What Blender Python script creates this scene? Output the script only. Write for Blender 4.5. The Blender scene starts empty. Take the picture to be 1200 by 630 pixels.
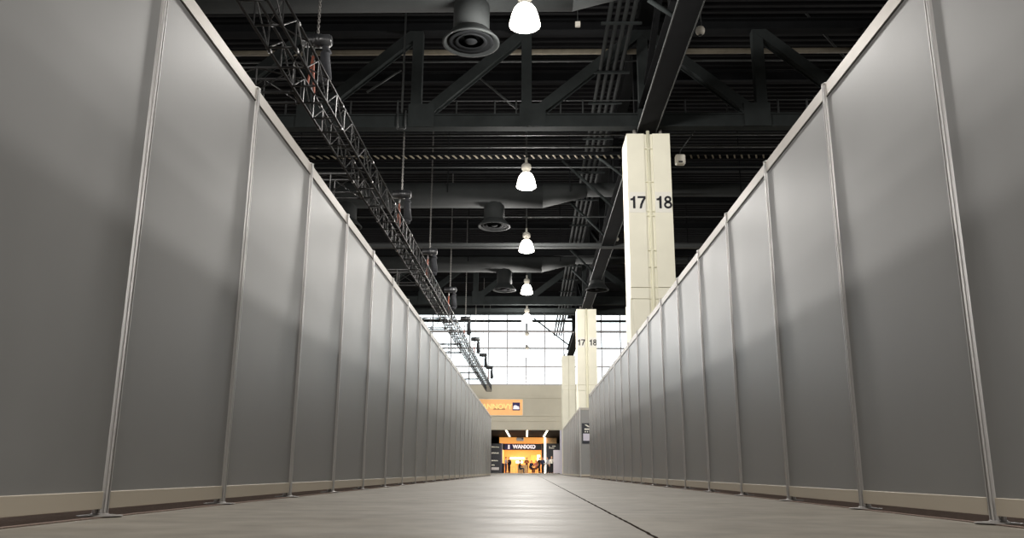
import bpy, math, random
from mathutils import Vector, Matrix
random.seed(7)
C = bpy.context.scene.collection
S = bpy.context.scene

# ------------------------------------------------------------------ camera
F, PITCH, YAW, ROLL, EYE = 962.55, 0.2415, -0.0236, 0.0064, 0.1837
_f0 = Vector((math.sin(YAW), math.cos(YAW), 0)); _r0 = Vector((math.cos(YAW), -math.sin(YAW), 0))
FWD = _f0*math.cos(PITCH) + Vector((0, 0, 1))*math.sin(PITCH)
_u0 = -_f0*math.sin(PITCH) + Vector((0, 0, 1))*math.cos(PITCH)
RT = _r0*math.cos(ROLL) + _u0*math.sin(ROLL)
UP = -_r0*math.sin(ROLL) + _u0*math.cos(ROLL)
EYEP = Vector((0, 0, EYE))
def ray(px, py): return FWD + RT*((px-600)/F) + UP*((315-py)/F)
def at(px, py, Y):
    d = ray(px, py); return EYEP + d*(Y/d.y)
def atz(px, py, Z):
    d = ray(px, py); return EYEP + d*((Z-EYE)/d.z)
def atx(px, py, X):
    d = ray(px, py); return EYEP + d*(X/d.x)
cd = bpy.data.cameras.new('camera'); cam = bpy.data.objects.new('camera', cd); C.objects.link(cam)
cd.sensor_width = 36; cd.lens = 36*F/1200; cd.clip_start = .02; cd.clip_end = 400
M4 = Matrix((RT, UP, -FWD)).transposed().to_4x4(); M4.translation = EYEP
cam.matrix_world = M4; S.camera = cam

# ------------------------------------------------------------------ materials
def lin(c):
    f = lambda v: v/12.92 if v <= .04045 else ((v+.055)/1.055)**2.4
    return tuple(f(v/255) for v in c) + (1,)
def mat(name, rgb, rough=.5, metal=0., spec=.5, noise=.08, scale=6., bump=0., stretch=(1, 1, 1), rvar=0., emit=None, es=0.):
    m = bpy.data.materials.new(name); m.use_nodes = True
    nt = m.node_tree; N = nt.nodes; L = nt.links
    b = N['Principled BSDF']
    c = lin(rgb)
    b.inputs['Roughness'].default_value = rough; b.inputs['Metallic'].default_value = metal
    b.inputs['Specular IOR Level'].default_value = spec
    tc = N.new('ShaderNodeTexCoord'); mp = N.new('ShaderNodeMapping'); mp.inputs['Scale'].default_value = stretch
    nz = N.new('ShaderNodeTexNoise'); nz.inputs['Scale'].default_value = scale; nz.inputs['Detail'].default_value = 5
    L.new(tc.outputs['Object'], mp.inputs['Vector']); L.new(mp.outputs['Vector'], nz.inputs['Vector'])
    rp = N.new('ShaderNodeValToRGB')
    rp.color_ramp.elements[0].position = .3; rp.color_ramp.elements[1].position = .7
    rp.color_ramp.elements[0].color = tuple(v*(1-noise) for v in c[:3]) + (1,)
    rp.color_ramp.elements[1].color = tuple(min(1, v*(1+noise)) for v in c[:3]) + (1,)
    L.new(nz.outputs['Fac'], rp.inputs['Fac']); L.new(rp.outputs['Color'], b.inputs['Base Color'])
    if rvar:
        mr = N.new('ShaderNodeMapRange'); mr.inputs['To Min'].default_value = max(.02, rough-rvar); mr.inputs['To Max'].default_value = rough+rvar
        L.new(nz.outputs['Fac'], mr.inputs['Value']); L.new(mr.outputs['Result'], b.inputs['Roughness'])
    if bump:
        bp = N.new('ShaderNodeBump'); bp.inputs['Strength'].default_value = bump; bp.inputs['Distance'].default_value = .01
        L.new(nz.outputs['Fac'], bp.inputs['Height']); L.new(bp.outputs['Normal'], b.inputs['Normal'])
    if emit:
        b.inputs['Emission Color'].default_value = lin(emit); b.inputs['Emission Strength'].default_value = es
    return m

M = dict(
    panel=mat('grey_laminate', (137, 137, 136), .42, 0, .5, .03, 2.5, rvar=.05),
    alu=mat('anodised_aluminium', (206, 204, 202), .34, .72, .5, .03, 30, stretch=(1, 1, .05)),
    rail=mat('satin_aluminium', (172, 166, 158), .45, .35),
    kick=mat('beige_kick_rail', (194, 184, 167), .55, 0, .4, .5, .03, 12, stretch=(1, .1, 1)),
    slot=mat('dark_slot', (30, 29, 29), .6),
    foot=mat('steel_foot', (118, 114, 110), .55, .3, .5, .1, 20),
    steel=mat('dark_grey_painted_steel', (37, 40, 40), .9, 0, .04, .12, 3),
    steel2=mat('charcoal_painted_steel', (18, 19, 20), .9, 0, .05, .12, 3),
    roof=mat('near_black_roof_deck', (8, 8, 9), .9, 0, .1, .2, 2),
    duct=mat('grey_painted_duct', (29, 31, 31), .8, 0, .15, .1, 3),
    pipe=mat('dark_pipe', (44, 46, 46), .6, 0, .3, .1, 5),
    bpipe=mat('buff_insulated_pipe', (92, 86, 74), .7, 0, .3, .15, 5),
    black=mat('black_truss_metal', (24, 24, 24), .4, .2, .5, .2, 15),
    chain=mat('zinc_chain', (120, 118, 115), .4, .8),
    hoist=mat('black_hoist_casing', (36, 37, 39), .35, 0, .5, .1, 9),
    bag=mat('grey_canvas_bag', (48, 49, 52), .85, 0, .2, .15, 14, bump=.3),
    orange=mat('orange_sling', (120, 62, 44), .7),
    cream=mat('cream_painted_concrete', (229, 226, 208), .62, 0, .35, .035, 1.6, bump=.08),
    pale=mat('pale_green_pipe', (228, 225, 200), .6, 0, .4, .03, 4),
    white=mat('white_sign', (226, 224, 214), .5, 0, .4, .01, 4),
    ink=mat('black_ink', (28, 28, 34), .6, 0, .3, .02),
    precast=mat('buff_precast_wall', (204, 198, 181), .75, 0, .3, .05, .6, bump=.05),
    hall=mat('dark_hall_wall', (58, 56, 54), .8),
    mull=mat('grey_mullion', (188, 184, 186), .5, .0),
    carpet=mat('gap_darkening_carpet', (128, 114, 106), 1., 0, .0, .2, 80, bump=.4),
    housing=mat('white_ballast_housing', (190, 186, 176), .5),
    booth_o=mat('orange_booth_wall', (246, 194, 126), .7, 0, .3, .05, 1.2),
    booth_d=mat('charcoal_board', (52, 54, 60), .6, 0, .3, .06, 3),
    navy=mat('deep_violet_board', (58, 52, 104), .6, 0, .3, .05, 3),
    wood=mat('blond_wood', (214, 180, 132), .55, 0, .4, .15, 8, stretch=(1, 8, 1)),
    lilac=mat('pale_lilac_board', (206, 202, 216), .6, 0, .3, .02),
    lowc=mat('dark_soffit', (48, 42, 42), .8, 0, .2, .2, 2),
    skin=mat('skin', (196, 148, 120), .6), hair=mat('dark_hair', (40, 32, 28), .7), hair2=mat('brown_hair', (84, 60, 44), .7),
    cl_black=mat('black_cloth', (28, 28, 34), .9), cl_grey=mat('grey_cloth', (150, 152, 158), .9), cl_white=mat('white_cloth', (226, 220, 214), .9),
    cl_navy=mat('navy_cloth', (34, 40, 66), .9), cl_brown=mat('brown_cloth', (110, 84, 70), .9), cl_pink=mat('rose_cloth', (196, 130, 120), .9),
    shoe=mat('shoe', (30, 28, 28), .5),
    lamp=mat('glowing_acrylic_dome', (250, 246, 236), .3, emit=(255, 248, 236), es=9),
    strip=mat('glowing_strip', (250, 246, 236), .3, emit=(255, 246, 224), es=3.0),
    glow_o=mat('backlit_orange_fascia', (244, 160, 70), .6, emit=(255, 180, 96), es=.7),
    glow_w=mat('glowing_white_surface', (250, 248, 240), .4, emit=(255, 246, 228), es=2.0),  # white stand surfaces, their brightness put in as glow
    glow_t=mat('glowing_white_lettering', (240, 234, 240), .4, emit=(250, 232, 240), es=.6),  # white lettering and marks with a weak glow of their own
)

def floor_mat():
    m = bpy.data.materials.new('polished_concrete'); m.use_nodes = True
    nt = m.node_tree; N = nt.nodes; L = nt.links; b = N['Principled BSDF']
    tc = N.new('ShaderNodeTexCoord')
    def noise(scale, st, det=6, rough=.55):
        mp = N.new('ShaderNodeMapping'); mp.inputs['Scale'].default_value = st
        n = N.new('ShaderNodeTexNoise'); n.inputs['Scale'].default_value = scale; n.inputs['Detail'].default_value = det; n.inputs['Roughness'].default_value = rough
        L.new(tc.outputs['Object'], mp.inputs['Vector']); L.new(mp.outputs['Vector'], n.inputs['Vector']); return n
    def math_(op, a, bb=None, clamp=False):
        n = N.new('ShaderNodeMath'); n.operation = op; n.use_clamp = clamp
        for i, v in enumerate((a, bb)):
            if v is None: continue
            if isinstance(v, (int, float)): n.inputs[i].default_value = v
            else: L.new(v, n.inputs[i])
        return n.outputs[0]
    n1 = noise(.9, (1, 1, 1)); n2 = noise(5, (1, 1, 1)); n3 = noise(2.2, (.5, 1.6, 1))
    rp = N.new('ShaderNodeValToRGB'); e = rp.color_ramp.elements
    e[0].position = .32; e[1].position = .7; e[0].color = lin((96, 90, 80)); e[1].color = lin((138, 131, 118))
    mx = math_('ADD', math_('MULTIPLY', n1.outputs['Fac'], .5), math_('MULTIPLY', n2.outputs['Fac'], .5))
    L.new(mx, rp.inputs['Fac'])
    # sawn joints: lengthwise one and cross ones
    sx = N.new('ShaderNodeSeparateXYZ'); L.new(tc.outputs['Object'], sx.inputs[0])
    wob = math_('MULTIPLY', math_('SUBTRACT', n2.outputs['Fac'], .5), .02)
    jx = atz(770, 630, 0).x
    dx = math_('ABSOLUTE', math_('ADD', math_('SUBTRACT', sx.outputs['X'], jx), wob))
    jl = math_('LESS_THAN', dx, .0065)
    yo = atz(640, 599.5, 0).y
    yy = math_('ABSOLUTE', math_('SUBTRACT', math_('PINGPONG', math_('ADD', math_('SUBTRACT', sx.outputs['Y'], yo), wob), 4.5), 0))
    jc = math_('MULTIPLY', math_('LESS_THAN', yy, .012), .55)
    j = math_('MAXIMUM', jl, jc)
    mc = N.new('ShaderNodeMix'); mc.data_type = 'RGBA'
    L.new(j, mc.inputs['Factor']); L.new(rp.outputs['Color'], mc.inputs['A']); mc.inputs['B'].default_value = lin((46, 40, 36))
    mr = N.new('ShaderNodeMapRange'); mr.inputs['From Min'].default_value = .3; mr.inputs['From Max'].default_value = .7
    mr.inputs['To Min'].default_value = .36; mr.inputs['To Max'].default_value = .56
    L.new(n3.outputs['Fac'], mr.inputs['Value'])
    bp = N.new('ShaderNodeBump'); bp.inputs['Strength'].default_value = .12; bp.inputs['Distance'].default_value = .004
    L.new(n3.outputs['Fac'], bp.inputs['Height'])
    N.remove(b)                                   # dusty concrete: matt body with a thin worn sheen
    df = N.new('ShaderNodeBsdfDiffuse'); gl = N.new('ShaderNodeBsdfGlossy'); ms = N.new('ShaderNodeMixShader'); fr = N.new('ShaderNodeFresnel'); fr.inputs['IOR'].default_value = 1.4
    L.new(mc.outputs['Result'], df.inputs['Color']); L.new(mr.outputs['Result'], gl.inputs['Roughness']); L.new(bp.outputs['Normal'], gl.inputs['Normal']); L.new(bp.outputs['Normal'], df.inputs['Normal'])
    L.new(math_('MULTIPLY', math_('MULTIPLY', fr.outputs[0], .22), math_('SUBTRACT', 1., jl)), ms.inputs[0]); L.new(df.outputs[0], ms.inputs[1]); L.new(gl.outputs[0], ms.inputs[2])
    L.new(ms.outputs[0], N['Material Output'].inputs['Surface'])
    return m
M['floor'] = floor_mat()

def glass_mat():
    m = bpy.data.materials.new('clear_window_glass'); m.use_nodes = True
    nt = m.node_tree; N = nt.nodes; L = nt.links; N.remove(N['Principled BSDF'])
    t = N.new('ShaderNodeBsdfTransparent'); t.inputs[0].default_value = (.94, .96, .96, 1)
    g = N.new('ShaderNodeBsdfGlossy'); g.inputs['Roughness'].default_value = .03
    x = N.new('ShaderNodeMixShader'); x.inputs[0].default_value = .06
    L.new(t.outputs[0], x.inputs[1]); L.new(g.outputs[0], x.inputs[2]); L.new(x.outputs[0], N['Material Output'].inputs['Surface'])
    return m
M['glass'] = glass_mat()

# ------------------------------------------------------------------ mesh builder
class MB:
    def __init__(s): s.v = []; s.f = []; s.sm = []
    def add(s, vs, fs, smooth=False):
        o = len(s.v); s.v += [tuple(v) for v in vs]; s.f += [tuple(i+o for i in f) for f in fs]; s.sm += [smooth]*len(fs); return s
    def box(s, x0, x1, y0, y1, z0, z1, bev=0.):
        if bev:
            b = bev; pts = []
            for z, k in ((z0, b), (z0+b, 0), (z1-b, 0), (z1, b)):
                pts += [(x0+k, y0+b+k*0, z), (x0+b+k*0, y0+k, z), (x1-b, y0+k, z), (x1-k, y0+b, z), (x1-k, y1-b, z), (x1-b, y1-k, z), (x0+b, y1-k, z), (x0+k, y1-b, z)]
            fs = [tuple(range(7, -1, -1)), tuple(range(24, 32))]
            for r in range(3):
                for i in range(8): fs.append((r*8+i, r*8+(i+1) % 8, r*8+8+(i+1) % 8, r*8+8+i))
            return s.add(pts, fs)
        return s.add([(x0, y0, z0), (x1, y0, z0), (x1, y1, z0), (x0, y1, z0), (x0, y0, z1), (x1, y0, z1), (x1, y1, z1), (x0, y1, z1)],
                     [(3, 2, 1, 0), (4, 5, 6, 7), (0, 1, 5, 4), (1, 2, 6, 5), (2, 3, 7, 6), (3, 0, 4, 7)])
    def frame_of(s, p0, p1, up):
        p0 = Vector(p0); p1 = Vector(p1); d = (p1-p0).normalized(); up = Vector(up)
        if abs(d.dot(up.normalized())) > .98: up = Vector((1, 0, 0)) if abs(d.x) < .9 else Vector((0, 1, 0))
        a = d.cross(up).normalized(); return p0, p1, a, a.cross(d).normalized()
    def prism(s, prof, p0, p1, up=(0, 0, 1), caps=True, smooth=False):
        p0, p1, a, b = s.frame_of(p0, p1, up); n = len(prof)
        vs = [p0+a*u+b*w for u, w in prof] + [p1+a*u+b*w for u, w in prof]
        fs = [(i, (i+1) % n, n+(i+1) % n, n+i) for i in range(n)]
        if caps: fs += [tuple(range(n-1, -1, -1)), tuple(range(n, 2*n))]
        return s.add(vs, fs, smooth)
    def bar(s, p0, p1, w, h, up=(0, 0, 1)):
        return s.prism([(-w/2, -h/2), (w/2, -h/2), (w/2, h/2), (-w/2, h/2)], p0, p1, up)
    def ibeam(s, p0, p1, w, h, t=.025, tw=.02, up=(0, 0, 1)):
        a, b, c = w/2, h/2, tw/2
        return s.prism([(-a, -b), (a, -b), (a, -b+t), (c, -b+t), (c, b-t), (a, b-t), (a, b), (-a, b), (-a, b-t), (-c, b-t), (-c, -b+t), (-a, -b+t)], p0, p1, up)
    def tube(s, p0, p1, r, n=8):
        return s.prism([(r*math.cos(2*math.pi*i/n), r*math.sin(2*math.pi*i/n)) for i in range(n)], p0, p1, smooth=n > 6)
    def path(s, pts, r, n=8):
        for a, b in zip(pts, pts[1:]): s.tube(a, b, r, n)
        return s
    def lathe(s, prof, c=(0, 0, 0), n=24, smooth=True):
        c = Vector(c); vs = []; m = len(prof)
        for r, z in prof:
            for i in range(n):
                t = 2*math.pi*i/n; vs.append(c+Vector((r*math.cos(t), r*math.sin(t), z)))
        fs = [(k*n+i, k*n+(i+1) % n, (k+1)*n+(i+1) % n, (k+1)*n+i) for k in range(m-1) for i in range(n)]
        fs += [tuple(range(n-1, -1, -1)), tuple(range((m-1)*n, m*n))]
        return s.add(vs, fs, smooth)
    def ball(s, c, rx, ry, rz, n=12, m=8):
        prof = [(math.sin(math.pi*k/m), -math.cos(math.pi*k/m)) for k in range(1, m)]
        o = len(s.v); s.lathe(prof, (0, 0, 0), n)
        for i in range(o, len(s.v)):
            x, y, z = s.v[i]; s.v[i] = (c[0]+x*rx, c[1]+y*ry, c[2]+z*rz)
        return s
    def mesh(s, name, m):
        me = bpy.data.meshes.new(name); me.from_pydata(s.v, [], s.f); me.materials.append(m)
        me.polygons.foreach_set('use_smooth', s.sm); me.update(); return me
    def obj(s, name, m, parent=None, loc=(0, 0, 0)): return link(name, s.mesh(name, m), parent, loc)

def link(name, me, parent=None, loc=(0, 0, 0)):
    o = bpy.data.objects.new(name, me); C.objects.link(o); o.location = loc
    if parent: o.parent = parent
    return o
def tag(o, label, cat, group=None, kind=None):
    if label: o['label'] = label
    if cat: o['category'] = cat
    if group: o['group'] = group
    if kind: o['kind'] = kind
    return o
def thing(name, loc, label, cat, group=None, rz=0.):
    o = bpy.data.objects.new(name, None); C.objects.link(o); o.location = loc; o.rotation_euler = (0, 0, rz); o.empty_display_size = .2
    return tag(o, label, cat, group)
def struct(name, mb, m, parent=None):
    o = mb.obj(name, m, parent)
    if not parent: o['kind'] = 'structure'
    return o
def text_mesh(txt, size, depth, bold=0.):
    cu = bpy.data.curves.new('t', 'FONT'); cu.body = txt; cu.size = size; cu.extrude = depth; cu.offset = bold; cu.align_x = 'CENTER'; cu.align_y = 'CENTER'
    o = bpy.data.objects.new('t', cu); C.objects.link(o); bpy.context.view_layer.update()
    me = bpy.data.meshes.new_from_object(o.evaluated_get(bpy.context.evaluated_depsgraph_get()))
    bpy.data.objects.remove(o); bpy.data.curves.remove(cu)
    me.transform(Matrix.Rotation(math.pi/2, 4, 'X')); return me        # stands in the xz plane, faces -y
def ltext(name, txt, size, loc, m, parent, depth=.004, bold=0., sx=1.):
    me = text_mesh(txt, size, depth, bold); me.transform(Matrix.Scale(sx, 4, (1, 0, 0))); me.materials.clear(); me.materials.append(m); me.name = name
    return link(name, me, parent, loc)
ORD = ['first', 'second', 'third', 'fourth', 'fifth', 'sixth', 'seventh', 'eighth', 'ninth', 'tenth', 'eleventh', 'twelfth', 'thirteenth', 'fourteenth', 'fifteenth',
       'sixteenth', 'seventeenth', 'eighteenth', 'nineteenth', 'twentieth', 'twenty-first', 'twenty-second', 'twenty-third', 'twenty-fourth', 'twenty-fifth', 'twenty-sixth', 'twenty-seventh', 'twenty-eighth', 'twenty-ninth']

# ------------------------------------------------------------------ hall shell
YB = 73.0
YC1, YC2, YC3 = 22.0, 48.5, 68.8
HX = 40.0; YR = -30.0; ZR = 13.9
struct('floor', MB().box(-HX, HX, YR, 116, -.2, 0), M['floor'])
rf = MB(); vs = []; fs = []; y = YR; k = 0                                   # ribbed deck, a real trapezoid profile
prof = []
while y < YB+.3:
    prof += [(y, 0), (y+.12, 0), (y+.16, .09), (y+.30, .09)]; y += .34
for (yy, dz) in prof: vs += [(-HX, yy, ZR+dz), (HX, yy, ZR+dz)]
fs = [(2*i, 2*i+1, 2*i+3, 2*i+2) for i in range(len(prof)-1)]
rf.add(vs, fs); rf.box(-HX, HX, YR, YB+.3, ZR+.1, ZR+.3)
struct('ceiling', rf, M['roof'])
struct('wall_left', MB().box(-HX-.3, -HX, YR, YB, 0, ZR+.3), M['hall'])
struct('wall_right', MB().box(HX, HX+.3, YR, YB, 0, ZR+.3), M['hall'])
struct('wall_rear', MB().box(-HX-.3, HX+.3, YR-.3, YR, 0, ZR+.3), M['hall'])
# end wall: precast bands with open grooves over a wide opening
zs = lambda py: at(600, py, YB).z
z_open, z_glass = zs(503.5), zs(451)
bands = [z_open, zs(493.5), zs(487.5), zs(466.5), z_glass]
xo0, xo1 = -14.0, at(658.5, 520, YB).x
wb = MB()
wb.box(-HX, HX, YB+.06, YB+.5, z_open, z_glass)
for a, b in zip(bands, bands[1:]): wb.box(-HX, HX, YB, YB+.06, a+.02, b-.02)
wb.box(-HX, xo0, YB, YB+.5, 0, z_open); wb.box(xo1, HX, YB, YB+.5, 0, z_open)
struct('wall_back', wb, M['precast'])
struct('trim_1', MB().box(xo1-.16, xo1-.003, YB-.03, YB+.53, .0, z_open-.003), M['lilac'])     # pale jamb casing of the opening
# glazing above
w = MB(); zt = 14.1
step = 22.6*(YB*.985)/F*1.0
xa = at(572, 430, YB).x
xs = [xa+step*k_ for k_ in range(-22, 23) if abs(xa+step*k_) < HX]
for x in xs: w.box(x-.05, x+.05, YB+.1, YB+.24, z_glass, zt)
for py in (429, 407.5, 387.5):
    zz = zs(py); w.box(-HX, HX, YB+.09, YB+.25, zz-.065, zz+.065)
w.box(-HX, HX, YB+.05, YB+.3, z_glass, z_glass+.12)
wf = struct('window_1', w, M['mull'])
struct('pane', MB().box(-HX, HX, YB+.16, YB+.18, z_glass, zt), M['glass'], wf)
# lower hall beyond the opening
ZL = 4.02; YE = 112.0
lc = MB().box(-HX, HX, YB+.5, YE+.3, ZL, ZL+.3)
struct('ceiling_low', lc, M['lowc'])
struct('wall_far', MB().box(-HX, HX, YE, YE+.3, 0, ZL), M['hall'])
struct('wall_low_left', MB().box(-HX-.3, -HX, YB, YE+.3, 0, ZL+.3), M['hall'])
struct('wall_low_right', MB().box(HX, HX+.3, YB, YE+.3, 0, ZL+.3), M['hall'])

# ------------------------------------------------------------------ partition walls
SP = 1.275; HW = 2.439
XL, XR = -1.688, 1.775
YL0, YR0 = 2.6033*SP, 2.585*SP
def post_profile():
    R, n, gw, gd = .029, 8, .0052, .009
    pts = []
    for k in range(n):
        t = 2*math.pi*k/n
        c, s_ = math.cos(t), math.sin(t)
        ap = R*math.cos(math.pi/n)
        def P(n_, tt): return (c*n_ - s_*tt, s_*n_ + c*tt)
        half = R*math.sin(math.pi/n)
        pts += [P(ap, -half), P(ap, -gw), P(ap-gd, -gw), P(ap-gd, gw), P(ap, gw)]
    return pts
PP = post_profile()
ZC = .004
me_post = MB().prism(PP, (0, 0, .012), (0, 0, HW+.006), up=(0, 1, 0)).mesh('upright', M['alu'])
me_core = MB().tube((0, 0, .014), (0, 0, HW), .0182, 12).mesh('groove_shade', M['slot'])  # dark tube that paints the shade at the bottom of the grooves
me_cap = MB().lathe([(.0275, 0), (.029, .002), (.029, .006), (.022, .010)], (0, 0, HW+.006), 16).mesh('end_cap', M['alu'])
me_foot = MB().lathe([(.082, 0), (.082, .003), (.060, .0052), (.034, .0070), (.031, .012)], (0, 0, 0), 28).mesh('foot_plate', M['foot'])
def rail_mesh(name, z0, z1, length, lip):
    mb = MB(); g = .006; hx = .0195
    mb.box(-hx, hx, .0285, length-.0285, z0, z1, .0015)
    if lip: mb.box(-hx-.0015, hx+.0015, .029, length-.029, z0-.0, z0+.004)
    return mb
def panel_meshes(length):
    sheet = MB().box(-.012, .012, .0275, length-.0275, .085, HW-.07).mesh('infill_sheet', M['panel'])
    top = rail_mesh('top_rail', HW-.082, HW, length, True).mesh('top_rail', M['rail'])
    gap_strip = MB().box(-.0145, .0145, .0285, length-.0285, HW-.0865, HW-.0822).mesh('rail_gap_shade', M['slot'])  # dark strip standing in for the shaded gap below the top rail
    bot = rail_mesh('bottom_rail', .028, .094, length, False).mesh('bottom_rail', M['kick'])
    return sheet, top, gap_strip, bot
PM = panel_meshes(SP)
def put_post(x, y, label, group):
    t = thing('partition_post', (x, y, ZC), label, 'post', group)
    u = link('upright', me_post, t); link('groove_shade', me_core, u); link('end_cap', me_cap, t); link('foot_plate', me_foot, t); return t
def put_panel(x, y, label, group, rz=0.):
    t = thing('partition_panel', (x, y, ZC), label, 'wall panel', group, rz)
    link('infill_sheet', PM[0], t); tr = link('top_rail', PM[1], t); link('rail_gap_shade', PM[2], tr); link('bottom_rail', PM[3], t); return t
NL = 26
for i in range(-1, NL):
    if i >= 0: put_post(XL, YL0+i*SP, 'silver grooved post, %s from the near end of the left partition wall' % ORD[i], 'posts of the left partition wall')
    if i < NL-1: put_panel(XL, YL0+i*SP, 'grey partition panel, %s from the near end of the left wall' % ORD[i+1], 'panels of the left partition wall')
for i in range(-1, 18):
    if i >= 0: put_post(XR, YR0+i*SP, 'silver grooved post, %s from the near end of the right partition wall' % ORD[i], 'posts of the right partition wall')
    if i < 17: put_panel(XR, YR0+i*SP, 'grey partition panel, %s from the near end of the right wall' % ORD[i+1], 'panels of the right partition wall')
Y2 = 30.2; N2 = 13
for i in range(N2):
    put_post(XR, Y2+i*SP, 'silver post, %s from the corner of the farther right partition wall' % ORD[i], 'posts of the farther right partition wall')
    if i < N2-1: put_panel(XR, Y2+i*SP, 'grey panel, %s from the corner of the farther right partition wall' % ORD[i], 'panels of the farther right partition wall')
put_panel(XR, Y2, 'grey end panel facing the camera with a black poster on it', 'panels of the farther right partition wall', -math.pi/2)
# carpets added under the walls to darken the gap below the panels
tag(MB().box(XL-9, XL+.045, -4, YL0+25*SP+.1, .0, ZC).obj('added_carpet', M['carpet']), 'brown-grey carpet added to darken the gap under the left partition wall', 'carpet')
tag(MB().box(XR-.045, XR+.9, -4, YR0+17*SP+.1, .0, ZC).obj('added_carpet', M['carpet']), 'brown-grey carpet added to darken the gap under the right partition wall', 'carpet')
tag(MB().box(XR-.045, XR+2.2, Y2-.05, Y2+(N2-1)*SP+.1, .0, ZC).obj('added_carpet', M['carpet']), 'added brown-grey carpet strip under the farther right partition wall', 'carpet')
# poster on the end panel
p0 = at(681.8, 495.5, Y2-.03); p1 = at(692, 519.5, Y2-.03)
t = thing('poster', ((p0.x+p1.x)/2, Y2-.022, (p0.z+p1.z)/2), 'black poster with white marks on the end panel of the farther right wall', 'poster')
hw_, hh = (p1.x-p0.x)/2, (p0.z-p1.z)/2
MB().box(-hw_, hw_, -.006, .0, -hh, hh).obj('board', M['booth_d'], t)
MB().box(-hw_*.72, hw_*.9, -.009, -.006, -hh*.72, -hh*.02).obj('white_sheet', M['lilac'], t)
mk = MB()
mk.add([(-.06, -.009, hh*.86), (.02, -.009, hh*.86), (.16, -.009, hh*.62), (.07, -.009, hh*.62), (-.06, -.006, hh*.86), (.02, -.006, hh*.86), (.16, -.006, hh*.62), (.07, -.006, hh*.62)],
       [(0, 1, 2, 3), (7, 6, 5, 4), (0, 4, 5, 1), (1, 5, 6, 2), (2, 6, 7, 3), (3, 7, 4, 0)])
mk.box(-.06, .16, -.009, -.006, hh*.34, hh*.48)
for k_ in range(3): mk.box(-.05+k_*.08, -.01+k_*.08, -.009, -.006, hh*.1, hh*.22)
mk.obj('white_emblem', M['white'], t)

# ------------------------------------------------------------------ columns
def digit(ch):
    mb = MB()
    def poly(p): 
        n = len(p); mb.add([(x, -.006, z) for x, z in p]+[(x, 0, z) for x, z in p], [tuple(range(n)), tuple(range(2*n-1, n-1, -1))]+[(i, n+i, n+(i+1) % n, (i+1) % n) for i in range(n)])
    if ch == '1': poly([(0, 0), (.08, 0), (.08, .42), (.02, .42), (-.01, .355), (-.085, .335), (-.085, .275), (0, .275)])
    elif ch == '7': poly([(-.075, 0), (-.005, 0), (.03, .14), (.08, .25), (.135, .335), (.135, .42), (-.135, .42), (-.135, .35), (.055, .35), (0, .265), (-.05, .14)])
    else:
        for cz, rx, rz in ((.312, .118, .112), (.118, .138, .126)):
            n = 24; w_ = .07
            o = [(rx*math.cos(2*math.pi*i/n), cz+rz*math.sin(2*math.pi*i/n)) for i in range(n)]
            q = [((rx-w_)*math.cos(2*math.pi*i/n), cz+(rz-w_)*math.sin(2*math.pi*i/n)) for i in range(n)]
            vs = [(x, -.006, z) for x, z in o+q]+[(x, 0, z) for x, z in o+q]
            f = []
            for i in range(n):
                j = (i+1) % n
                f += [(i, j, n+j, n+i), (i, 2*n+i, 2*n+j, j), (n+i, n+j, 3*n+j, 3*n+i)]
            mb.add(vs, f)
    return mb
def numerals(txt, c, parent):
    for k_, ch in enumerate(txt):
        mb = digit(ch); mb.v = [(x*.84, y, (z-.21)*.86) for x, y, z in mb.v]
        mb.obj('numeral', M['ink'], parent, (c[0]+(k_-.5)*.245, c[1], c[2]))
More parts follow.
